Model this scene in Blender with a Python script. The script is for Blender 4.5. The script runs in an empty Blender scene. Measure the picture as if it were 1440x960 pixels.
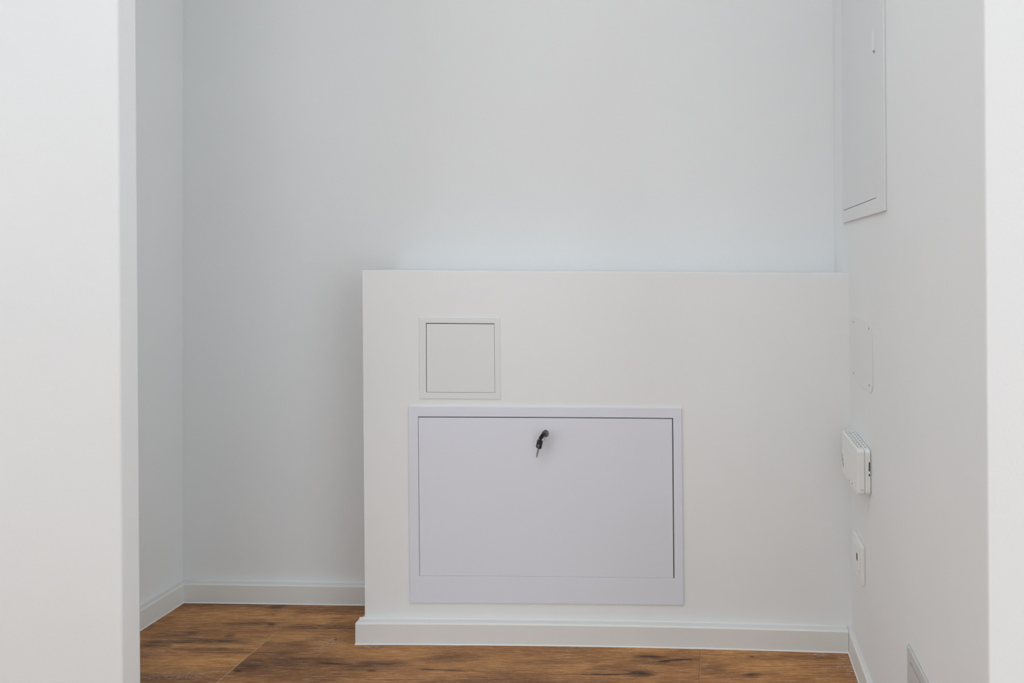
import bpy, bmesh, math, random
from mathutils import Vector, Matrix

# ------------------------------------------------------------------ camera, light, exposure
SC = bpy.context.scene
COL = SC.collection
cam = bpy.data.cameras.new('camera')
cam_o = bpy.data.objects.new('camera', cam)
COL.objects.link(cam_o)
cam.sensor_width = 36.0
cam.lens = 22.5                       # 900 px over 1440
cam.shift_x = -283 / 1440             # rising / shifted lens: verticals stay parallel
cam.shift_y = -112 / 1440
cam_o.location = (0, 0, 0.9)
cam_o.rotation_euler = (math.pi / 2, 0, 0)
cam.clip_start = 0.05
cam.dof.use_dof = True
cam.dof.focus_distance = 1.55
cam.dof.aperture_fstop = 5.6
SC.camera = cam_o

SC.view_settings.view_transform = 'Standard'
SC.view_settings.look = 'None'
SC.view_settings.gamma = 1.0
SC.view_settings.use_curve_mapping = False
SC.view_settings.exposure = -0.03

world = bpy.data.worlds.new('world')
SC.world = world
world.use_nodes = True
world.node_tree.nodes['Background'].inputs[0].default_value = (0.80, 0.90, 1.0, 1)
world.node_tree.nodes['Background'].inputs[1].default_value = 1.0

def area_light(name, loc, target, sx, sy, power, col):
    l = bpy.data.lights.new(name, 'AREA')
    l.shape = 'RECTANGLE'; l.size = sx; l.size_y = sy
    l.energy = power; l.color = col
    o = bpy.data.objects.new(name, l)
    COL.objects.link(o)
    o.location = loc
    o.rotation_euler = (Vector(target) - Vector(loc)).to_track_quat('-Z', 'Z').to_euler()
    return o
# daylight entering by the large window in the wall behind the camera; the other three are added fills
E_REAR, E_LEFT, E_RIGHT, E_CEIL = 12, 16, 43, 12
if E_REAR: area_light('window_daylight', (0.75, -2.98, 1.15), (0.75, 0, 1.15), 2.4, 2.1, E_REAR, (0.823, 0.925, 0.998))
if E_LEFT: area_light('left_fill', (-2.48, -0.3, 1.15), (0, -0.3, 1.15), 2.4, 2.1, E_LEFT, (0.823, 0.925, 0.998))  # added fill to lift the right wall; the hall wall has no opening
if E_RIGHT: area_light('right_fill', (2.18, -1.25, 1.15), (0, -1.25, 1.15), 2.4, 2.1, E_RIGHT, (0.823, 0.925, 0.998))  # added fill for the left side, in front of a solid hall wall
if E_CEIL: area_light('ceiling_fill', (-0.5, 0.2, 2.47), (-0.5, 0.2, 0), 1.2, 0.8, E_CEIL, (0.823, 0.925, 0.998))  # overhead fill added to balance brightness, no fitting modelled

# ------------------------------------------------------------------ materials
def new_mat(name):
    m = bpy.data.materials.new(name)
    m.use_nodes = True
    nt = m.node_tree
    return m, nt, nt.nodes['Principled BSDF']

def srgb(r, g, b):
    f = lambda c: (c / 255 / 12.92) if c / 255 <= 0.04045 else ((c / 255 + 0.055) / 1.055) ** 2.4
    return (f(r), f(g), f(b), 1)

def paint(name, col, rough=0.6, bump=0.05, scale=220, var=0.02, metallic=0.0, spec=0.4):
    m, nt, bs = new_mat(name)
    N, L = nt.nodes, nt.links
    geo = N.new('ShaderNodeNewGeometry')
    n1 = N.new('ShaderNodeTexNoise'); n1.inputs['Scale'].default_value = 2.3; n1.inputs['Detail'].default_value = 3
    L.new(geo.outputs['Position'], n1.inputs['Vector'])
    ramp = N.new('ShaderNodeValToRGB')
    c = Vector(col[:3])
    ramp.color_ramp.elements[0].position = 0.3; ramp.color_ramp.elements[1].position = 0.7
    ramp.color_ramp.elements[0].color = (*(c * (1 - var)), 1)
    ramp.color_ramp.elements[1].color = (*(c * (1 + var * 0.5)), 1)
    L.new(n1.outputs['Fac'], ramp.inputs['Fac'])
    L.new(ramp.outputs['Color'], bs.inputs['Base Color'])
    bs.inputs['Roughness'].default_value = rough
    bs.inputs['Metallic'].default_value = metallic
    bs.inputs['Specular IOR Level'].default_value = spec
    if bump > 0:
        n2 = N.new('ShaderNodeTexNoise'); n2.inputs['Scale'].default_value = scale; n2.inputs['Detail'].default_value = 4
        L.new(geo.outputs['Position'], n2.inputs['Vector'])
        b = N.new('ShaderNodeBump'); b.inputs['Strength'].default_value = bump; b.inputs['Distance'].default_value = 0.002
        L.new(n2.outputs['Fac'], b.inputs['Height'])
        L.new(b.outputs['Normal'], bs.inputs['Normal'])
    return m

M_WALL = paint('white_wall_paint', (0.87, 0.87, 0.865, 1), 0.75, 0.10, 260, spec=0.25)
M_BOX = paint('white_boxing_paint', (0.88, 0.88, 0.875, 1), 0.7, 0.08, 260, spec=0.25)
M_SKIRT = paint('skirting_foil', (0.83, 0.82, 0.79, 1), 0.45, 0.02, 300)
M_CAULK = paint('white_caulk', (0.84, 0.83, 0.81, 1), 0.6, 0.05, 500)
M_CAB = paint('cool_white_powder_coat', (0.80, 0.815, 0.88, 1), 0.42, 0.05, 900)
M_HATCH = paint('white_hatch_paint', (0.83, 0.83, 0.825, 1), 0.5, 0.04, 600)
M_EPANEL = paint('white_electric_cabinet', (0.80, 0.80, 0.80, 1), 0.45, 0.03, 700)
M_PLATE = paint('warm_white_plastic', (0.79, 0.785, 0.765, 1), 0.5, 0.0)
M_COVER = paint('warm_white_cover', (0.85, 0.845, 0.825, 1), 0.55, 0.0)
M_VENTSLOT = paint('pale_grey_recess', (0.52, 0.52, 0.50, 1), 0.8, 0.0)
M_DEVICE = paint('ivory_white_plastic', (0.88, 0.875, 0.85, 1), 0.4, 0.0)
M_GAP = paint('dark_recess_shade', (0.035, 0.035, 0.04, 1), 0.8, 0.0)  # near-black for holes; also paints the shade in door gaps
M_SLOT = paint('grey_slot', (0.30, 0.30, 0.29, 1), 0.8, 0.0)
M_GREY = paint('grey_plastic', (0.42, 0.42, 0.41, 1), 0.6, 0.0)
M_INLAY = paint('dull_dark_inlay', (0.16, 0.16, 0.165, 1), 0.6, 0.0)
M_CHROME = paint('chrome', (0.62, 0.62, 0.60, 1), 0.22, 0.0, metallic=1.0)
M_STEEL = paint('key_steel', (0.45, 0.45, 0.44, 1), 0.35, 0.0, metallic=1.0)
M_BLACK = paint('black_key_plastic', (0.012, 0.012, 0.013, 1), 0.35, 0.0)
M_VENT = paint('grey_white_hatch', (0.62, 0.62, 0.60, 1), 0.45, 0.03, 600)

def floor_material(name, marks, seed):
    m, nt, bs = new_mat(name)
    N, L = nt.nodes, nt.links
    def math_(op, a, b=None, clamp=False):
        n = N.new('ShaderNodeMath'); n.operation = op; n.use_clamp = clamp
        for i, v in enumerate((a, b)):
            if v is None: continue
            if isinstance(v, (int, float)): n.inputs[i].default_value = v
            else: L.new(v, n.inputs[i])
        return n.outputs[0]
    def mix(fac, a, b, mode='MIX'):
        n = N.new('ShaderNodeMix'); n.data_type = 'RGBA'; n.blend_type = mode
        if isinstance(fac, (int, float)): n.inputs[0].default_value = fac
        else: L.new(fac, n.inputs[0])
        for i, v in ((6, a), (7, b)):
            if isinstance(v, tuple): n.inputs[i].default_value = v
            else: L.new(v, n.inputs[i])
        return n.outputs[2]
    geo = N.new('ShaderNodeNewGeometry')
    pos = geo.outputs['Position']
    if name.endswith('plain'):
        rnd = N.new('ShaderNodeObjectInfo').outputs['Random']
    else:
        v_ = N.new('ShaderNodeValue'); v_.outputs[0].default_value = (0.42, 0.55, 0.31, 0.72)[seed]; rnd = v_.outputs[0]
    # per-board offset
    off = N.new('ShaderNodeCombineXYZ')
    L.new(math_('MULTIPLY', rnd, 37.0), off.inputs[0]); L.new(math_('MULTIPLY', rnd, 11.0), off.inputs[1])
    add = N.new('ShaderNodeVectorMath'); add.operation = 'ADD'
    L.new(pos, add.inputs[0]); L.new(off.outputs[0], add.inputs[1])
    P = add.outputs[0]
    def noise(sx, sy, detail, rough=0.6, src=P, dist=0.0):
        mp = N.new('ShaderNodeMapping'); mp.inputs['Scale'].default_value = (sx, sy, 1)
        L.new(src, mp.inputs['Vector'])
        n = N.new('ShaderNodeTexNoise'); n.inputs['Scale'].default_value = 1; n.inputs['Detail'].default_value = detail
        n.inputs['Roughness'].default_value = rough; n.inputs['Distortion'].default_value = dist
        L.new(mp.outputs[0], n.inputs['Vector'])
        return n.outputs['Fac']
    big = noise(2.6, 15, 5, 0.6, dist=0.6)
    r1 = N.new('ShaderNodeValToRGB')
    e = r1.color_ramp.elements
    e[0].position = 0.30; e[0].color = srgb(118, 78, 46)
    e[1].position = 0.72; e[1].color = srgb(196, 146, 92)
    x = e.new(0.46); x.color = srgb(156, 107, 64)
    x = e.new(0.58); x.color = srgb(178, 125, 74)
    L.new(big, r1.inputs['Fac'])
    col = r1.outputs['Color']
    # cathedral figure: noise-bent bands
    fig = noise(3.0, 34, 3, 0.5, dist=2.2)
    bands = math_('PINGPONG', math_('MULTIPLY', fig, 9.0), 0.5)
    col = mix(math_('MULTIPLY', bands, 0.38), col, srgb(120, 76, 42))
    # fine grain
    grain = noise(14, 190, 5, 0.8)
    gr = N.new('ShaderNodeMapRange'); gr.inputs[1].default_value = 0.42; gr.inputs[2].default_value = 0.62
    L.new(grain, gr.inputs[0])
    col = mix(math_('MULTIPLY', gr.outputs[0], 0.55), col, srgb(96, 60, 36))
    lg = noise(20, 170, 4, 0.75, dist=0.3)
    lr = N.new('ShaderNodeMapRange'); lr.inputs[1].default_value = 0.55; lr.inputs[2].default_value = 0.72
    L.new(lg, lr.inputs[0])
    col = mix(math_('MULTIPLY', lr.outputs[0], 0.45), col, srgb(205, 170, 130))
    # warped floor coordinates for knots, cracks, streaks
    sep = N.new('ShaderNodeSeparateXYZ'); L.new(pos, sep.inputs[0])
    w1 = noise(9, 30, 4, 0.65, src=pos); w2 = noise(7, 24, 4, 0.6, src=pos, dist=0.5)
    X = math_('ADD', sep.outputs[0], math_('MULTIPLY', math_('SUBTRACT', w1, 0.5), 0.07))
    Y = math_('ADD', sep.outputs[1], math_('MULTIPLY', math_('SUBTRACT', w2, 0.5), 0.022))
    Yf = math_('ADD', sep.outputs[1], math_('MULTIPLY', math_('SUBTRACT', w2, 0.5), 0.010))
    def patch(cx, cy, rx, ry, k, edge=1.0, thin=False, tilt=0.0):
        dx = math_('DIVIDE', math_('SUBTRACT', X, cx), rx)
        yy = math_('SUBTRACT', Yf if thin else Y, cy)
        if tilt: yy = math_('SUBTRACT', yy, math_('MULTIPLY', math_('SUBTRACT', X, cx), tilt))
        dy = math_('DIVIDE', yy, ry)
        d = math_('ADD', math_('MULTIPLY', dx, dx), math_('MULTIPLY', dy, dy))
        v = math_('SUBTRACT', 1.0, math_('MULTIPLY', d, edge), True)
        return math_('MULTIPLY', v, k)
    def acc(lst):
        tot = None
        for v in lst:
            tot = v if tot is None else math_('MAXIMUM', tot, v)
        return tot
    rip = noise(7, 150, 5, 0.8)
    rr = N.new('ShaderNodeMapRange'); rr.inputs[1].default_value = 0.38; rr.inputs[2].default_value = 0.58; rr.inputs[3].default_value = 0.30
    L.new(rip, rr.inputs[0])
    gold = [patch(*g) for g in marks['gold']]
    if gold: col = mix(math_('MULTIPLY', acc(gold), 0.75), col, mix(gr.outputs[0], srgb(204, 150, 92), srgb(172, 118, 66)))
    broad = [patch(*g) for g in marks['broad']]
    if broad: col = mix(math_('MULTIPLY', acc(broad), math_('MULTIPLY', rr.outputs[0], 1.25), True), col, srgb(72, 49, 37))
    thin = [patch(cx, cy, rx, ry, k, 1.0, True, t) for (cx, cy, rx, ry, k, t) in marks['thin']]
    if thin: col = mix(acc(thin), col, srgb(38, 25, 20))
    # builders' dust
    if marks['dust']:
        dn = noise(110, 260, 3, 0.8, src=pos)
        dr = N.new('ShaderNodeMapRange'); dr.inputs[1].default_value = 0.50; dr.inputs[2].default_value = 0.62
        L.new(dn, dr.inputs[0])
        dust = [patch(*g) for g in marks['dust']]
        col = mix(math_('MULTIPLY', acc(dust), math_('MULTIPLY', dr.outputs[0], 0.55)), col, srgb(205, 196, 190))
    # open pores, darker, and pale brushed fibres over everything
    po = noise(26, 330, 4, 0.85, src=pos)
    pr = N.new('ShaderNodeMapRange'); pr.inputs[1].default_value = 0.50; pr.inputs[2].default_value = 0.60
    L.new(po, pr.inputs[0])
    col = mix(math_('MULTIPLY', pr.outputs[0], 0.42), col, srgb(84, 56, 38))
    pf = noise(19, 260, 4, 0.85, src=pos)
    pg = N.new('ShaderNodeMapRange'); pg.inputs[1].default_value = 0.54; pg.inputs[2].default_value = 0.64
    L.new(pf, pg.inputs[0])
    col = mix(math_('MULTIPLY', pg.outputs[0], 0.35), col, srgb(212, 178, 140))
    # pale line at the board end
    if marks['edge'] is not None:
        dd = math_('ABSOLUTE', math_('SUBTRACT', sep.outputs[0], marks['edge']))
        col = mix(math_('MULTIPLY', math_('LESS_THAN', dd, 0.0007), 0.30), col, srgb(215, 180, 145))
    # board to board tone
    hs = N.new('ShaderNodeHueSaturation')
    L.new(col, hs.inputs['Color'])
    L.new(math_('ADD', (1.44, 1.52, 1.28, 1.34, 1.26)[seed], math_('MULTIPLY', rnd, 0.10)), hs.inputs['Value'])
    hs.inputs['Saturation'].default_value = 1.0
    L.new(hs.outputs[0], bs.inputs['Base Color'])
    rg = N.new('ShaderNodeMapRange'); rg.inputs[3].default_value = 0.42; rg.inputs[4].default_value = 0.62
    L.new(grain, rg.inputs[0]); L.new(rg.outputs[0], bs.inputs['Roughness'])
    bs.inputs['Specular IOR Level'].default_value = 0.35
    b = N.new('ShaderNodeBump'); b.inputs['Strength'].default_value = 0.25; b.inputs['Distance'].default_value = 0.001
    L.new(grain, b.inputs['Height']); L.new(b.outputs['Normal'], bs.inputs['Normal'])
    return m

# marks of each visible board in metres: centre x, centre y, half length, half width, strength (, slope)
MARKS = {
    'far': dict(broad=[(-1.2566, 1.6805, 0.1867, 0.0105, 0.6), (-1.1362, 1.6736, 0.026, 0.0173, 0.9), (-1.1533, 1.5945, 0.0886, 0.011, 0.85), (-1.1051, 1.5914, 0.0141, 0.0125, 0.9), (-0.9877, 1.5789, 0.1316, 0.0123, 0.75), (-0.8773, 1.5698, 0.0523, 0.0122, 0.6), (-1.3859, 1.6135, 0.0394, 0.0129, 0.45), (-1.3939, 1.582, 0.0352, 0.0124, 0.5)],
        thin=[(-0.9485, 1.6168, 0.0287, 0.0032, 0.8, 0), (-1.1214, 1.6331, 0.0054, 0.0033, 0.8, -0.3), (-1.2312, 1.684, 0.1123, 0.0032, 0.75, 0), (-1.1051, 1.5914, 0.0106, 0.0063, 0.7, 0), (-0.9577, 1.5728, 0.0786, 0.0031, 0.5, 0)],
        gold=[(-1.2261, 1.6397, 0.1275, 0.0232, 0.55), (-0.9895, 1.6103, 0.1074, 0.0192, 0.6), (-1.0964, 1.6364, 0.0364, 0.0298, 0.5), (-1.2911, 1.6071, 0.0714, 0.0159, 0.4)],
        dust=[], edge=None),
    'left': dict(broad=[(-1.2662, 1.5547, 0.0311, 0.0149, 0.95), (-1.1652, 1.5399, 0.0171, 0.0146, 0.8), (-1.2909, 1.5429, 0.1029, 0.0176, 0.65), (-1.2039, 1.5197, 0.152, 0.0171, 0.85), (-1.3207, 1.5084, 0.0587, 0.0253, 0.9), (-1.1069, 1.514, 0.0421, 0.0113, 0.6), (-1.1631, 1.489, 0.0993, 0.0109, 0.6), (-1.0705, 1.4754, 0.041, 0.0067, 0.7), (-1.1969, 1.3846, 0.0923, 0.0189, 0.6)],
        thin=[(-1.2205, 1.4211, 0.0111, 0.003, 0.7, 1.2), (-1.1361, 1.4754, 0.082, 0.0032, 0.6, 0), (-1.2836, 1.514, 0.0673, 0.004, 0.6, 0)],
        gold=[(-1.1759, 1.4439, 0.1444, 0.0335, 0.95), (-1.0674, 1.449, 0.0483, 0.0285, 0.85)],
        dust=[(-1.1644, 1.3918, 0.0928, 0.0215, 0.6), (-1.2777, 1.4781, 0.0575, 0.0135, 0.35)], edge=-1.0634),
    'mid': dict(broad=[(-0.9998, 1.4727, 0.0736, 0.0134, 0.65), (-1.0333, 1.4286, 0.0397, 0.0277, 0.85), (-0.9336, 1.4413, 0.1281, 0.0308, 0.75), (-0.7667, 1.4286, 0.0952, 0.0227, 0.75), (-0.6027, 1.4542, 0.0969, 0.0157, 0.4), (-0.8522, 1.387, 0.1387, 0.0166, 0.5), (-0.1617, 1.399, 0.0389, 0.0193, 0.9), (-0.1492, 1.4595, 0.0519, 0.0105, 0.75), (-0.2246, 1.4136, 0.0628, 0.0148, 0.45), (-0.4646, 1.3799, 0.1227, 0.0118, 0.4), (-0.3891, 1.4413, 0.0961, 0.0103, 0.35)],
        thin=[(-0.857, 1.4336, 0.0478, 0.0041, 0.9, -0.08), (-0.7283, 1.4311, 0.0223, 0.0038, 0.7, 0), (-1.0503, 1.4087, 0.0125, 0.0073, 1, 0), (-0.8966, 1.5254, 0.0059, 0.0057, 0.9, 0.3), (-0.5927, 1.4111, 0.0659, 0.0034, 0.9, -0.08), (-0.2452, 1.3966, 0.0853, 0.0036, 1, 0), (-0.1617, 1.399, 0.0187, 0.0085, 1, 0), (-0.0852, 1.4464, 0.0643, 0.0044, 1, 0.14), (-0.1427, 1.4595, 0.0454, 0.0053, 0.8, 0), (-0.7482, 1.4087, 0.0157, 0.0037, 0.8, 0), (-0.7087, 1.3776, 0.0918, 0.0023, 0.5, 0)],
        gold=[(-1.0174, 1.5312, 0.0681, 0.0232, 0.9), (-0.89, 1.5028, 0.0835, 0.0307, 0.6), (-0.706, 1.4674, 0.0978, 0.0239, 0.6), (-0.4835, 1.4362, 0.1596, 0.0356, 0.55), (-0.1698, 1.4835, 0.0989, 0.0136, 0.5), (-0.5923, 1.3918, 0.1546, 0.0191, 0.4), (-0.3222, 1.4286, 0.0476, 0.0302, 0.4)],
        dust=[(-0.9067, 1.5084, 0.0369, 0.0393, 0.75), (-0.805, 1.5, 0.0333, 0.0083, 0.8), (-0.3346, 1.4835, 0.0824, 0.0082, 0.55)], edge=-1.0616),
    'right': dict(broad=[(0.0852, 1.3941, 0.0279, 0.012, 0.85), (0.2048, 1.4516, 0.0806, 0.0104, 0.35), (0.011, 1.4161, 0.0315, 0.0347, 0.25)],
        thin=[(0.0852, 1.3941, 0.0124, 0.0048, 0.8, 0), (0.0924, 1.4595, 0.0065, 0.0032, 0.8, 0), (0.2171, 1.4261, 0.0792, 0.0025, 0.35, 0)],
        gold=[(0.1302, 1.4286, 0.127, 0.0328, 0.75), (0.0434, 1.4464, 0.0643, 0.0207, 0.4)],
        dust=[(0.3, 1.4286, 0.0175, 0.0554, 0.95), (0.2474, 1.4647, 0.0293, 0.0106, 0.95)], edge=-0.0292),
    'plain': dict(broad=[], thin=[], gold=[], dust=[], edge=None),
}
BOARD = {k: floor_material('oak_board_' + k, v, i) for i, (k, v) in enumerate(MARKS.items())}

# ------------------------------------------------------------------ helpers
def link(name, bm, mat, parent=None, smooth=False, bevel=0.0, seg=2):
    bmesh.ops.recalc_face_normals(bm, faces=bm.faces)
    me = bpy.data.meshes.new(name)
    bm.to_mesh(me); bm.free()
    me.materials.append(mat)
    if smooth:
        for p in me.polygons: p.use_smooth = True
    o = bpy.data.objects.new(name, me)
    COL.objects.link(o)
    if parent is not None: o.parent = parent
    if bevel:
        b = o.modifiers.new('bevel', 'BEVEL'); b.width = bevel; b.segments = seg; b.limit_method = 'ANGLE'
        b.angle_limit = math.radians(40); b.harden_normals = False
    return o

def thing(name, label, cat, loc=(0, 0, 0), group=None):
    o = bpy.data.objects.new(name, None)
    COL.objects.link(o)
    o['label'] = label; o['category'] = cat
    if group: o['group'] = group
    o.location = loc
    o.empty_display_size = 0.05
    return o

def structure(o):
    o['kind'] = 'structure'
    return o

def shift(bm, parent):
    """geometry is written in room metres; a part of an Empty is stored relative to it"""
    if parent is not None:
        bmesh.ops.translate(bm, verts=bm.verts, vec=-parent.location)

def hexa(bm, p):
    """p: 8 points, 4 of the back loop and 4 of the front loop"""
    v = [bm.verts.new(q) for q in p]
    for f in ((0, 1, 2, 3), (7, 6, 5, 4), (0, 4, 5, 1), (1, 5, 6, 2), (2, 6, 7, 3), (3, 7, 4, 0)):
        bm.faces.new([v[i] for i in f])
    return bm

def box(bm, x0, x1, y0, y1, z0, z1):
    return hexa(bm, [(x0, y0, z0), (x1, y0, z0), (x1, y0, z1), (x0, y0, z1), (x0, y1, z0), (x1, y1, z0), (x1, y1, z1), (x0, y1, z1)])

def face_y(x):      # front of the boxed-out ledge, slightly bowed towards the room at its right end
    return 1.5253 - 0.02522 * (x + 0.8305) ** 2
def back_y(x):      # back wall, not quite square to the side walls
    return 1.710 - 0.0266 * (x + 1.417)
def right_x(z):     # right wall, leaning very slightly inwards
    return 0.3225 - 0.007 * z

def sheet(bm, quad, front, back, n=1):
    """solid between two depth functions over a quad (bl, br, tr, tl) given in (x, z)"""
    bl, br, tr, tl = [Vector(q) for q in quad]
    F = []; B = []
    for i in range(n + 1):
        t = i / n
        a = bl.lerp(br, t); b = tl.lerp(tr, t)
        F.append((bm.verts.new((a.x, front(a.x), a.y)), bm.verts.new((b.x, front(b.x), b.y))))
        B.append((bm.verts.new((a.x, back(a.x), a.y)), bm.verts.new((b.x, back(b.x), b.y))))
    for i in range(n):
        bm.faces.new((F[i][0], F[i + 1][0], F[i + 1][1], F[i][1]))
        bm.faces.new((B[i][0], B[i][1], B[i + 1][1], B[i + 1][0]))
        bm.faces.new((F[i][1], F[i + 1][1], B[i + 1][1], B[i][1]))
        bm.faces.new((F[i][0], B[i][0], B[i + 1][0], F[i + 1][0]))
    bm.faces.new((F[0][0], F[0][1], B[0][1], B[0][0]))
    bm.faces.new((F[n][0], B[n][0], B[n][1], F[n][1]))
    return bm

def frame_on_face(bm, outer, inner, d0, d1, n=8):
    """four mitred strips on the ledge's face"""
    f = lambda x: face_y(x) - d1
    g = lambda x: face_y(x) - d0
    o, i = outer, inner
    sheet(bm, (o[0], o[1], i[1], i[0]), f, g, n)       # bottom
    sheet(bm, (i[3], i[2], o[2], o[3]), f, g, n)       # top
    sheet(bm, (o[0], i[0], i[3], o[3]), f, g, 1)       # left
    sheet(bm, (i[1], o[1], o[2], i[2]), f, g, 1)       # right
    bmesh.ops.remove_doubles(bm, verts=bm.verts, dist=1e-5)
    # drop the inner faces left at the mitres
    bm.verts.index_update()
    seen = {}
    for fc in bm.faces:
        seen.setdefault(tuple(sorted(v.index for v in fc.verts)), []).append(fc)
    dead = [fc for k, l in seen.items() if len(l) > 1 for fc in l]
    bmesh.ops.delete(bm, geom=dead, context='FACES_ONLY')
    return bm

def cylinder(bm, c, axis, r, h, n=20, r2=None):
    z = Vector(axis).normalized()
    q = z.to_track_quat('Z', 'Y').to_matrix().to_4x4()
    q.translation = Vector(c) + z * h / 2
    bmesh.ops.create_cone(bm, cap_ends=True, segments=n, radius1=r, radius2=r if r2 is None else r2, depth=h, matrix=q)
    return bm

def prism(bm, outline, y0, y1):
    """outline in (x, z), extruded along y"""
    a = [bm.verts.new((x, y0, z)) for x, z in outline]
    b = [bm.verts.new((x, y1, z)) for x, z in outline]
    n = len(a)
    bm.faces.new(a); bm.faces.new(b[::-1])
    for i in range(n): bm.faces.new((a[i], a[(i + 1) % n], b[(i + 1) % n], b[i]))
    return bm

def rounded(cx, cz, hx, hz, r, n=6):
    pts = []
    for k, (sx, sz) in enumerate(((1, 1), (-1, 1), (-1, -1), (1, -1))):
        for i in range(n + 1):
            a = math.pi / 2 * (k + i / n)
            pts.append((cx + sx * (hx - r) + r * math.cos(a), cz + sz * (hz - r) + r * math.sin(a)))
    return pts

def wall_prism(bm, outline, d0, d1):
    """outline in (y, z) on the right wall, extruded out of it (towards -x)"""
    a = [bm.verts.new((right_x(z) - d0, y, z)) for y, z in outline]
    b = [bm.verts.new((right_x(z) - d1, y, z)) for y, z in outline]
    n = len(a)
    bm.faces.new(a); bm.faces.new(b[::-1])
    for i in range(n): bm.faces.new((a[i], a[(i + 1) % n], b[(i + 1) % n], b[i]))
    return bm

def wall_rect(bm, y0, y1, z0, z1, d0, d1):
    return wall_prism(bm, [(y0, z0), (y1, z0), (y1, z1), (y0, z1)], d0, d1)

def part(name, fn, mat, parent, **k):
    bm = bmesh.new(); fn(bm); shift(bm, parent)
    return link(name, bm, mat, parent, **k)

ZC = 2.5   # ceiling height

# ------------------------------------------------------------------ room shell
# floor: a screed slab carrying oak boards
bm = bmesh.new(); box(bm, -2.6, 2.3, -3.1, 1.9, -0.06, -0.006)
floor = structure(link('floor', bm, M_GREY))
random.seed(7)
def plank(x0, x1, y0, y1, kind='plain'):
    g = 0.0003
    bm = bmesh.new(); box(bm, x0 + g, x1 - g, y0 + g, y1 - g, -0.006, 0.0)
    return link('plank', bm, BOARD[kind], floor, bevel=0.0004, seg=1)
W = 0.2
rows = []
y = 1.559
plank(-1.417, -0.20, 1.559, 1.704, 'far')
plank(-0.20, 0.32, 1.559, 1.66)
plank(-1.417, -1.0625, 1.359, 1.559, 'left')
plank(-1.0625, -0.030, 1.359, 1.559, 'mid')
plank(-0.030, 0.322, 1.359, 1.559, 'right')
y1 = 1.359
k = 0
while y1 > -3.0:
    y0 = max(y1 - W, -3.0)
    if y1 > 1.3: a, b = -1.417, 0.322
    elif y1 > 1.1605: a, b = -1.075, 0.322
    elif y1 > 0.7426: a, b = -2.5, 0.322
    else: a, b = -2.5, 2.2
    x = a - 1.05 * random.random()
    while x < b:
        x2 = min(x + 1.05, b)
        if x2 - max(x, a) > 0.02: plank(max(x, a), x2, y0, y1)
        x += 1.05
    y1 = y0

bm = bmesh.new(); box(bm, -2.6, 2.3, -3.1, 1.9, ZC, ZC + 0.1)
structure(link('ceiling', bm, M_WALL))
# back wall
bm = bmesh.new()
sheet(bm, ((-1.55, 0), (0.45, 0), (0.45, ZC), (-1.55, ZC)), back_y, lambda x: 1.88, 1)
structure(link('wall_back', bm, M_WALL))
bm = bmesh.new(); hexa(bm, [(-1.56, 1.20, 0), (-1.417, 1.20, 0), (-1.417, 1.20, ZC), (-1.56, 1.20, ZC),
                            (-1.56, 1.713, 0), (-1.417, 1.7098, 0), (-1.417, 1.7098, ZC), (-1.56, 1.713, ZC)])
structure(link('wall_left', bm, M_WALL))
# right wall with its outer corner; the near end faces the camera
bm = bmesh.new()
XA, XB = right_x(0), right_x(ZC)
YN = 0.7426
hexa(bm, [(XA, back_y(XA), 0), (2.3, 1.6, 0), (2.3, 1.6, ZC), (XB, back_y(XB), ZC), (XA, YN, 0), (2.3, YN, 0), (2.3, YN, ZC), (XB, YN, ZC)])
structure(link('wall_right', bm, M_WALL, bevel=0.0022, seg=3))
# thin wall nib at the left of the opening: its flat end face looks at the camera, then the 40 mm reveal
YL = 1.20                                         # far arris; the near one is 39 mm closer
def left_edge(z): return -1.0727 - 0.0069 * (z - 0.110)
bm = bmesh.new()
def ring(z):
    e = left_edge(z)
    return [bm.verts.new(p) for p in ((-2.6, YL - 0.039, z), (e - 0.003, YL - 0.039, z), (e - 0.0009, YL - 0.0381, z), (e, YL - 0.036, z),
                                      (e, YL - 0.003, z), (e - 0.0009, YL - 0.0009, z), (e - 0.003, YL, z), (-2.6, YL, z))]
a, b = ring(0), ring(ZC)
bm.faces.new(a); bm.faces.new(b[::-1])
for i in range(8): bm.faces.new((a[i], a[(i + 1) % 8], b[(i + 1) % 8], b[i]))
structure(link('wall_front', bm, M_WALL))
# room behind the camera
bm = bmesh.new(); box(bm, -2.6, -2.5, -3.0, YL - 0.039, 0, ZC)
structure(link('wall_hall_left', bm, M_WALL))
bm = bmesh.new(); box(bm, 2.2, 2.3, -3.0, YN, 0, ZC)
structure(link('wall_hall_right', bm, M_WALL))
bm = bmesh.new()
box(bm, -2.6, -0.5, -3.1, -3.0, 0, ZC); box(bm, 2.0, 2.3, -3.1, -3.0, 0, ZC)
box(bm, -0.5, 2.0, -3.1, -3.0, 0, 0.65); box(bm, -0.5, 2.0, -3.1, -3.0, 2.25, ZC)
structure(link('wall_hall_rear', bm, M_WALL))
bm = bmesh.new()
for (x0, x1, z0, z1) in ((-0.5, 2.0, 0.65, 0.70), (-0.5, 2.0, 2.20, 2.25), (-0.5, -0.45, 0.7, 2.2), (1.95, 2.0, 0.7, 2.2), (0.72, 0.78, 0.7, 2.2)):
    box(bm, x0, x1, -3.08, -3.02, z0, z1)
structure(link('window_1', bm, M_PLATE))

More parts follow.
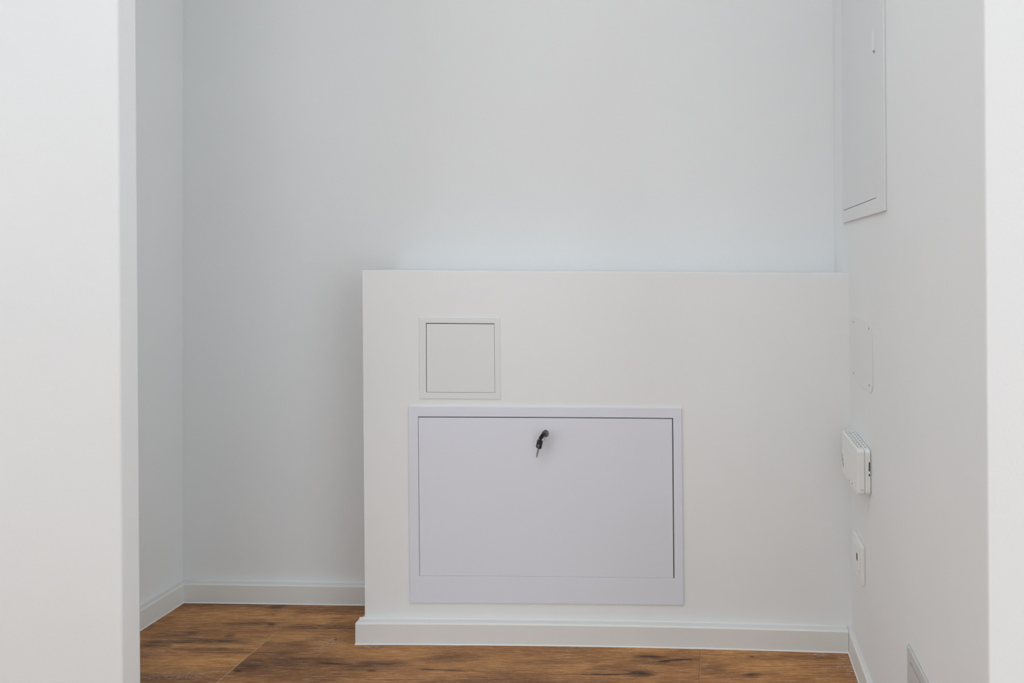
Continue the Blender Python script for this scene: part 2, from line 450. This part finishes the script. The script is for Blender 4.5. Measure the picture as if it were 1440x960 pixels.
# ------------------------------------------------------------------ boxed-out ledge
LB, LT = -0.8305, -0.8373        # left edge x at the skirting, at the top
led = thing('boxed_ledge', 'white half-height boxed-out ledge against the back wall holding two access hatches', 'ledge', (-0.26, 1.60, 0))
def f(bm):
    n = 16
    bl = (LB, 0.0); br = (right_x(0) + 0.0016, 0.0); tr = (right_x(0.87) + 0.0016, 0.8727); tl = (LT, 0.8797)
    sheet(bm, (bl, br, tr, tl), face_y, lambda x: back_y(x) - 0.0004, n)
part('carcass', f, M_BOX, led, bevel=0.0015, seg=2)

# ------------------------------------------------------------------ skirting boards (50 mm) with a caulk line at the floor
def skirting(name, front, back, x0, x1, n, chamfer=0.003):
    bm = bmesh.new()
    prof = [(0, 0.0), (0, 0.05 - chamfer), (chamfer, 0.05), (1, 0.05), (1, 0.0)]
    L_ = []
    for i in range(n + 1):
        x = x0 + (x1 - x0) * i / n
        fy, by = front(x), back(x)
        L_.append([bm.verts.new((x, fy if u == 0 else (by if u == 1 else fy + u), z)) for u, z in prof])
    for i in range(n):
        for k in range(5):
            bm.faces.new((L_[i][k], L_[i + 1][k], L_[i + 1][(k + 1) % 5], L_[i][(k + 1) % 5]))
    bm.faces.new(L_[0]); bm.faces.new(L_[n][::-1])
    o = structure(link(name, bm, M_SKIRT))
    bm = bmesh.new()
    L_ = []
    for i in range(n + 1):
        x = x0 + (x1 - x0) * i / n
        fy = front(x) - 0.0002
        L_.append([bm.verts.new(p) for p in ((x, fy, 0.0002), (x, fy, 0.0024), (x, fy - 0.0012, 0.0014), (x, fy - 0.0022, 0.0002))])
    for i in range(n):
        for k in range(4):
            bm.faces.new((L_[i][k], L_[i + 1][k], L_[i + 1][(k + 1) % 4], L_[i][(k + 1) % 4]))
    bm.faces.new(L_[0]); bm.faces.new(L_[n][::-1])
    link('caulk_line', bm, M_CAULK, o)
    bm = bmesh.new()
    L_ = []
    for i in range(n + 1):
        x = x0 + (x1 - x0) * i / n
        by = back(x) - 0.0002
        L_.append([bm.verts.new(p) for p in ((x, by, 0.0502), (x, by - 0.0035, 0.0502), (x, by - 0.001, 0.0512), (x, by, 0.0540))])
    for i in range(n):
        for k in range(4):
            bm.faces.new((L_[i][k], L_[i + 1][k], L_[i + 1][(k + 1) % 4], L_[i][(k + 1) % 4]))
    bm.faces.new(L_[0]); bm.faces.new(L_[n][::-1])
    link('top_caulk_line', bm, M_CAULK, o)
    return o
ST = 0.0190
skirting('baseboard_back', lambda x: back_y(x) - ST, lambda x: back_y(x) - 0.0003, -1.3985, -0.8435, 2)
skirting('baseboard_front', lambda x: face_y(x) - ST, lambda x: face_y(x) - 0.0003, -0.8425, 0.3115, 16)
def side_skirting(name, outline_fn, y0, y1, face_sign, xf, xw):
    """runs along y; xf = visible face x, xw = wall x"""
    bm = bmesh.new()
    c = 0.003 * (1 if xw > xf else -1)
    prof = [(xf, 0), (xf, 0.047), (xf + c, 0.05), (xw, 0.05), (xw, 0)]
    prism(bm, prof, y0, y1)
    o = structure(link(name, bm, M_SKIRT))
    s = -1 if xw > xf else 1
    bm = bmesh.new()
    e = xf + s * 0.0002
    prism(bm, [(e, 0.0002), (e, 0.0024), (e + s * 0.0012, 0.0014), (e + s * 0.0022, 0.0002)], y0, y1)
    link('caulk_line', bm, M_CAULK, o)
    return o
side_skirting('baseboard_left', None, 1.2005, back_y(-1.41) - 0.0006, 1, -1.3985, -1.4168)
side_skirting('baseboard_ledge_side', None, face_y(LB) - 0.0002, back_y(-0.84) - 0.001, 1, -0.8425, -0.8308)
side_skirting('baseboard_right', None, YN + 0.002, face_y(0.3117) - 0.0005, -1, 0.3122, right_x(0.05) - 0.0002)

# ------------------------------------------------------------------ hatches on the ledge
def on_face(name, quad, d0, d1, mat, parent, n=8, **k):
    return part(name, lambda bm: sheet(bm, quad, lambda x: face_y(x) - d1, lambda x: face_y(x) - d0, n), mat, parent, **k)

def inset(q, l, b, r, t):
    """shrink a quad (bl, br, tr, tl) by a gap per side"""
    return [(q[0][0] + l, q[0][1] + b), (q[1][0] - r, q[1][1] + b), (q[2][0] - r, q[2][1] - t), (q[3][0] + l, q[3][1] - t)]

# small white hatch
SO = [(-0.6992, 0.5744), (-0.5053, 0.5735), (-0.5071, 0.7670), (-0.7001, 0.7678)]
SI = [(-0.6831, 0.5896), (-0.5186, 0.5887), (-0.5203, 0.7535), (-0.6839, 0.7545)]
h = thing('access_hatch', 'small square white access hatch in the upper left of the half-height ledge', 'hatch', (-0.603, 1.52, 0.67))
part('frame', lambda bm: frame_on_face(bm, SO, SI, 0.0002, 0.0021, 4), M_HATCH, h, bevel=0.0007, seg=2)
on_face('gap_shade', inset(SI, -0.002, -0.002, -0.002, -0.002), 0.0001, 0.0005, M_GAP, h, 4)  # dark sheet standing in for the shade around the door
on_face('door', inset(SI, 0.0015, 0.0007, 0.0006, 0.0019), 0.0008, 0.0019, M_HATCH, h, 4, bevel=0.0004, seg=1)

# wide heating distributor cabinet front
BO = [(-0.7205, 0.0892), (-0.0700, 0.0918), (-0.0749, 0.5555), (-0.7244, 0.5560)]
BI = [(-0.6987, 0.1532), (-0.0914, 0.1540), (-0.0947, 0.5318), (-0.7021, 0.5323)]
c = thing('recessed_cabinet', 'wide cool-white metal cabinet front with a lock and keys, set in the half-height ledge', 'cabinet', (-0.397, 1.515, 0.32))
part('frame', lambda bm: frame_on_face(bm, BO, BI, 0.0002, 0.0042, 12), M_CAB, c, bevel=0.0009, seg=2)
on_face('cabinet_gap_shade', inset(BI, -0.002, -0.002, -0.002, -0.002), 0.0001, 0.0006, M_GAP, c, 12)  # dark backing, paints the shade seen through the door gaps
door = on_face('door', inset(BI, 0.0013, 0.0005, 0.0024, 0.0022), 0.0014, 0.0040, M_CAB, c, 12, bevel=0.0005, seg=1)
LX, LZ = -0.3975, 0.4940
LY = face_y(LX) - 0.0040
def sub(name, fn, mat, par, root, **k):
    bm = bmesh.new(); fn(bm)
    bmesh.ops.translate(bm, verts=bm.verts, vec=-root)
    return link(name, bm, mat, par, **k)
o = sub('lock', lambda bm: cylinder(bm, (LX, LY - 0.0001, LZ), (0, -1, 0), 0.0092, 0.0022, 28, 0.0084), M_CHROME, door, c.location, bevel=0.0003)
o['label'] = 'round chrome cam lock'
sub('lock_core', lambda bm: cylinder(bm, (LX, LY - 0.0024, LZ), (0, -1, 0), 0.0058, 0.0012, 24, 0.0054), M_STEEL, door, c.location, bevel=0.0002)

# the two keys: one in the lock, one hanging from the ring
kb = thing('key_bunch', 'pair of black-headed keys on a ring, one in the lock of the wide cabinet', 'keys', (LX, LY - 0.004, LZ))
def placed(name, fn, mat, M, **k):
    bm = bmesh.new(); fn(bm)
    bm.transform(M); shift(bm, kb)
    return link(name, bm, mat, kb, **k)
def bow(bm, L_, Wd, T):           # flat key head in its own xz plane, hole near the far end
    out = rounded(0, 0, Wd / 2, L_ / 2, Wd * 0.28, 5)
    prism(bm, out, -T / 2, T / 2)
# inserted key: stands out of the door, turned a little
tilt = Matrix.Translation((LX, LY - 0.0038, LZ)) @ Matrix.Rotation(math.radians(34), 4, 'Y')
M1 = tilt @ Matrix.Translation((-0.0012, -0.0150, -0.0006)) @ Matrix.Rotation(math.radians(90), 4, 'X') @ Matrix.Rotation(math.radians(90), 4, 'Z')
M1 = tilt @ Matrix.Translation((-0.0012, -0.0150, -0.0006)) @ Matrix.Rotation(math.radians(90), 4, 'Z') 
placed('key_head', lambda bm: prism(bm, rounded(0, 0, 0.0105, 0.0090, 0.0042, 5), -0.0042, 0.0042), M_BLACK, M1, bevel=0.0007, seg=2)
placed('key_blade', lambda bm: box(bm, -0.0006, 0.0006, -0.006, 0.001, -0.0035, 0.0035), M_STEEL, tilt)
# ring
RC = Vector((LX - 0.0042, LY - 0.0205, LZ - 0.0088))
bm = bmesh.new()
R, r = 0.0088, 0.0007
n, m = 36, 8
vs = []
for i in range(n):
    a = 2 * math.pi * i / n
    for j in range(m):
        b = 2 * math.pi * j / m
        rr = R + r * math.cos(b)
        vs.append(bm.verts.new((rr * math.cos(a), r * math.sin(b), rr * math.sin(a))))
for i in range(n):
    for j in range(m):
        bm.faces.new((vs[i * m + j], vs[((i + 1) % n) * m + j], vs[((i + 1) % n) * m + (j + 1) % m], vs[i * m + (j + 1) % m]))
bm.transform(Matrix.Translation(RC) @ Matrix.Rotation(math.radians(48), 4, 'Z') @ Matrix.Rotation(math.radians(18), 4, 'X'))
shift(bm, kb); link('ring', bm, M_CHROME, kb, smooth=True)
# hanging key
HM = Matrix.Translation((LX - 0.0088, LY - 0.0215, LZ - 0.0196)) @ Matrix.Rotation(math.radians(11), 4, 'Y') @ Matrix.Rotation(math.radians(-40), 4, 'Z')
placed('key_head', lambda bm: prism(bm, rounded(0, 0, 0.0080, 0.0100, 0.0030, 5), -0.0026, 0.0026), M_BLACK, HM, bevel=0.0006, seg=2)
placed('key_inlay', lambda bm: prism(bm, rounded(0.0008, -0.0035, 0.0034, 0.0038, 0.001, 3), -0.0030, -0.0024), M_INLAY, HM)
def blade(bm):
    prism(bm, [(-0.0030, -0.0098), (0.0030, -0.0098), (0.0030, -0.0150), (0.0020, -0.0165), (0.0028, -0.0185), (0.0018, -0.0205),
               (0.0026, -0.0230), (0.0014, -0.0255), (0.0022, -0.0280), (0.0002, -0.0325), (-0.0018, -0.0310), (-0.0024, -0.0290)], -0.0009, 0.0009)
placed('key_blade', blade, M_STEEL, HM)

# ------------------------------------------------------------------ right wall fittings
# electrical cabinet, upper right, cut by the corner: no frame strip on its far side
e = thing('electrical_cabinet', 'tall white electrical cabinet high on the right wall, cut by the photo top', 'cabinet', (0.31, 1.35, 1.24))
Y0, Y1_, YI, Z0, ZI, ZT = 1.1613, 1.541, 1.2195, 0.9926, 1.0215, 1.56
part('frame', lambda bm: wall_prism(bm, [(Y0, Z0), (Y1_, Z0), (Y1_, ZI), (YI, ZI), (YI, ZT - 0.03), (Y1_, ZT - 0.03), (Y1_, ZT), (Y0, ZT)], 0.0012, 0.0052),
     M_EPANEL, e, bevel=0.0013, seg=3)
part('wall_box', lambda bm: wall_prism(bm, [(Y0 + 0.001, Z0 + 0.001), (Y1_ - 0.001, Z0 + 0.001), (Y1_ - 0.001, ZT - 0.001), (Y0 + 0.001, ZT - 0.001)], 0.0001, 0.0014), M_EPANEL, e)
part('door_gap_shade', lambda bm: wall_prism(bm, [(YI - 0.001, ZI - 0.001), (Y1_ - 0.001, ZI - 0.001), (Y1_ - 0.001, ZI + 0.003), (YI - 0.001, ZI + 0.003)], 0.0013, 0.0015), M_SLOT, e)  # grey strip that paints the shade in the lower door gap
ed = part('door', lambda bm: wall_prism(bm, [(YI + 0.0010, ZI + 0.0014), (Y1_, ZI + 0.0014), (Y1_, ZT - 0.0314), (YI + 0.0010, ZT - 0.0314)], 0.0016, 0.0046), M_EPANEL, e, bevel=0.0006, seg=2)
sub('latch', lambda bm: wall_prism(bm, rounded(1.2265, 1.3215, 0.0050, 0.0180, 0.0015, 3), 0.0044, 0.0085), M_DEVICE, ed, e.location, bevel=0.0005)
sub('latch_release', lambda bm: wall_prism(bm, rounded(1.2262, 1.3015, 0.0028, 0.0022, 0.001, 3), 0.0044, 0.0052), M_SLOT, ed, e.location)

# blank cover plate with four screws
p = thing('cover_plate', 'blank white cover plate with four tiny screws, above the control box', 'plate', (0.317, 1.3685, 0.7075))
part('plate', lambda bm: wall_prism(bm, rounded(1.3685, 0.7065, 0.0965, 0.0715, 0.022, 8), 0.0001, 0.0018), M_COVER, p, bevel=0.0006)
for yy in (1.297, 1.440):
    for zz in (0.650, 0.765):
        def f(bm, yy=yy, zz=zz): wall_prism(bm, rounded(yy, zz, 0.0026, 0.0020, 0.0018, 4), 0.0017, 0.0022)
        part('screw', f, M_SLOT, p)

# surface-mounted control box
d = thing('control_box', 'white plastic wall-mounted control box sticking out of the right wall at the ledge end', 'control box', (0.30, 1.368, 0.4745))
CY, CZ, HY, HZ = 1.368, 0.4745, 0.077, 0.0465
part('wall_gap_shade', lambda bm: wall_prism(bm, rounded(CY, CZ, HY - 0.002, HZ - 0.002, 0.006, 5), 0.0001, 0.0016), M_SLOT, d)  # grey sheet, paints the shadow line between box and wall
back = part('back_shell', lambda bm: wall_prism(bm, rounded(CY, CZ, HY - 0.0008, HZ - 0.0008, 0.007, 6), 0.0014, 0.0128), M_DEVICE, d, bevel=0.0006)
cover = part('cover', lambda bm: wall_prism(bm, rounded(CY, CZ, HY, HZ, 0.0075, 6), 0.0132, 0.0290), M_DEVICE, d, bevel=0.0022, seg=3)
def box_at(name, x0, x1, ya, yb, z0, z1, mat, par):
    return sub(name, lambda bm: box(bm, x0, x1, ya, yb, z0, z1), mat, par, d.location)
xw = right_x(0.5)
ztop = CZ + HZ
for row, dx in enumerate((0.0165, 0.0225)):
    for i in range(8):
        y_ = CY - 0.060 + i * 0.016
        box_at('vent_slot', xw - dx - 0.0018, xw - dx + 0.0018, y_, y_ + 0.0095, ztop - 0.0005, ztop + 0.0002, M_VENTSLOT, cover)
for i in range(8):
    y_ = CY - 0.060 + i * 0.016
    box_at('vent_slot', xw - 0.0090, xw - 0.0054, y_, y_ + 0.0095, ztop - 0.0013, ztop - 0.0006, M_VENTSLOT, back)
yn = CY - HY + 0.0008
box_at('switch_slot', xw - 0.0052, xw - 0.0026, yn - 0.0003, yn + 0.002, 0.4770, 0.4955, M_GAP, back)
box_at('switch_slider', xw - 0.0050, xw - 0.0024, yn - 0.0010, yn + 0.002, 0.4728, 0.4765, M_DEVICE, back)
box_at('cable_hole', xw - 0.0052, xw - 0.0028, yn - 0.0003, yn + 0.002, 0.4675, 0.4718, M_GAP, back)
box_at('clip_mark', xw - 0.0215, xw - 0.0150, CY - HY - 0.0002, CY - HY + 0.001, 0.4390, 0.4402, M_GREY, cover)
xf = right_x(CZ) - 0.0290
for (ya, za, zb) in ((1.437, 0.470, 0.452), (1.431, 0.462, 0.445), (1.425, 0.452, 0.443)):
    box_at('front_slot', xf - 0.0002, xf + 0.001, ya - 0.0012, ya + 0.0012, zb, za, M_SLOT, cover)
for (ya, za) in ((1.364, 0.4345), (1.339, 0.4365)):
    box_at('indicator_hole', xf - 0.0002, xf + 0.001, ya - 0.0016, ya + 0.0016, za - 0.0016, za + 0.0016, M_SLOT, cover)

# outlet plate
q = thing('outlet_plate', 'square white outlet plate with small dark socket, under the control box', 'outlet', (0.318, 1.393, 0.2575))
part('frame', lambda bm: wall_prism(bm, rounded(1.3925, 0.2570, 0.0415, 0.0412, 0.0025, 4), 0.0001, 0.0082), M_DEVICE, q, bevel=0.0016, seg=3)
part('insert', lambda bm: wall_prism(bm, rounded(1.3910, 0.2640, 0.0270, 0.0245, 0.0015, 3), 0.0080, 0.0112), M_DEVICE, q, bevel=0.0008)
part('socket_hole', lambda bm: wall_prism(bm, rounded(1.3780, 0.2655, 0.0042, 0.0075, 0.001, 2), 0.0108, 0.0117), M_GAP, q)

# low inspection hatch near the floor, mostly below the frame
lw = thing('inspection_hatch', 'grey-white inspection hatch corner low on the right wall, cut by the bottom of the photo', 'hatch', (0.319, 0.95, 0.18))
O = [(0.850, 0.079), (1.047, 0.079), (1.047, 0.276), (0.850, 0.276)]
I = [(0.864, 0.100), (1.0335, 0.100), (1.0335, 0.2555), (0.864, 0.2555)]
def lf(bm):
    for k in range(4):
        a_, b_ = O[k], O[(k + 1) % 4]; c_, d_ = I[(k + 1) % 4], I[k]
        wall_prism(bm, [a_, b_, c_, d_], 0.0002, 0.0040)
    bmesh.ops.remove_doubles(bm, verts=bm.verts, dist=1e-5)
    bm.verts.index_update()
    seen = {}
    for fc in bm.faces: seen.setdefault(tuple(sorted(v.index for v in fc.verts)), []).append(fc)
    bmesh.ops.delete(bm, geom=[fc for l in seen.values() if len(l) > 1 for fc in l], context='FACES_ONLY')
part('frame', lf, M_VENT, lw, bevel=0.0022, seg=3)
part('gap_shade', lambda bm: wall_prism(bm, [(0.863, 0.099), (1.0345, 0.099), (1.0345, 0.2565), (0.863, 0.2565)], 0.0001, 0.0006), M_GAP, lw)  # dark sheet painting the shade in this door's gap
part('door', lambda bm: wall_prism(bm, [(0.8652, 0.1012), (1.0322, 0.1012), (1.0322, 0.2524), (0.8652, 0.2524)], 0.0008, 0.0036), M_VENT, lw, bevel=0.0006)
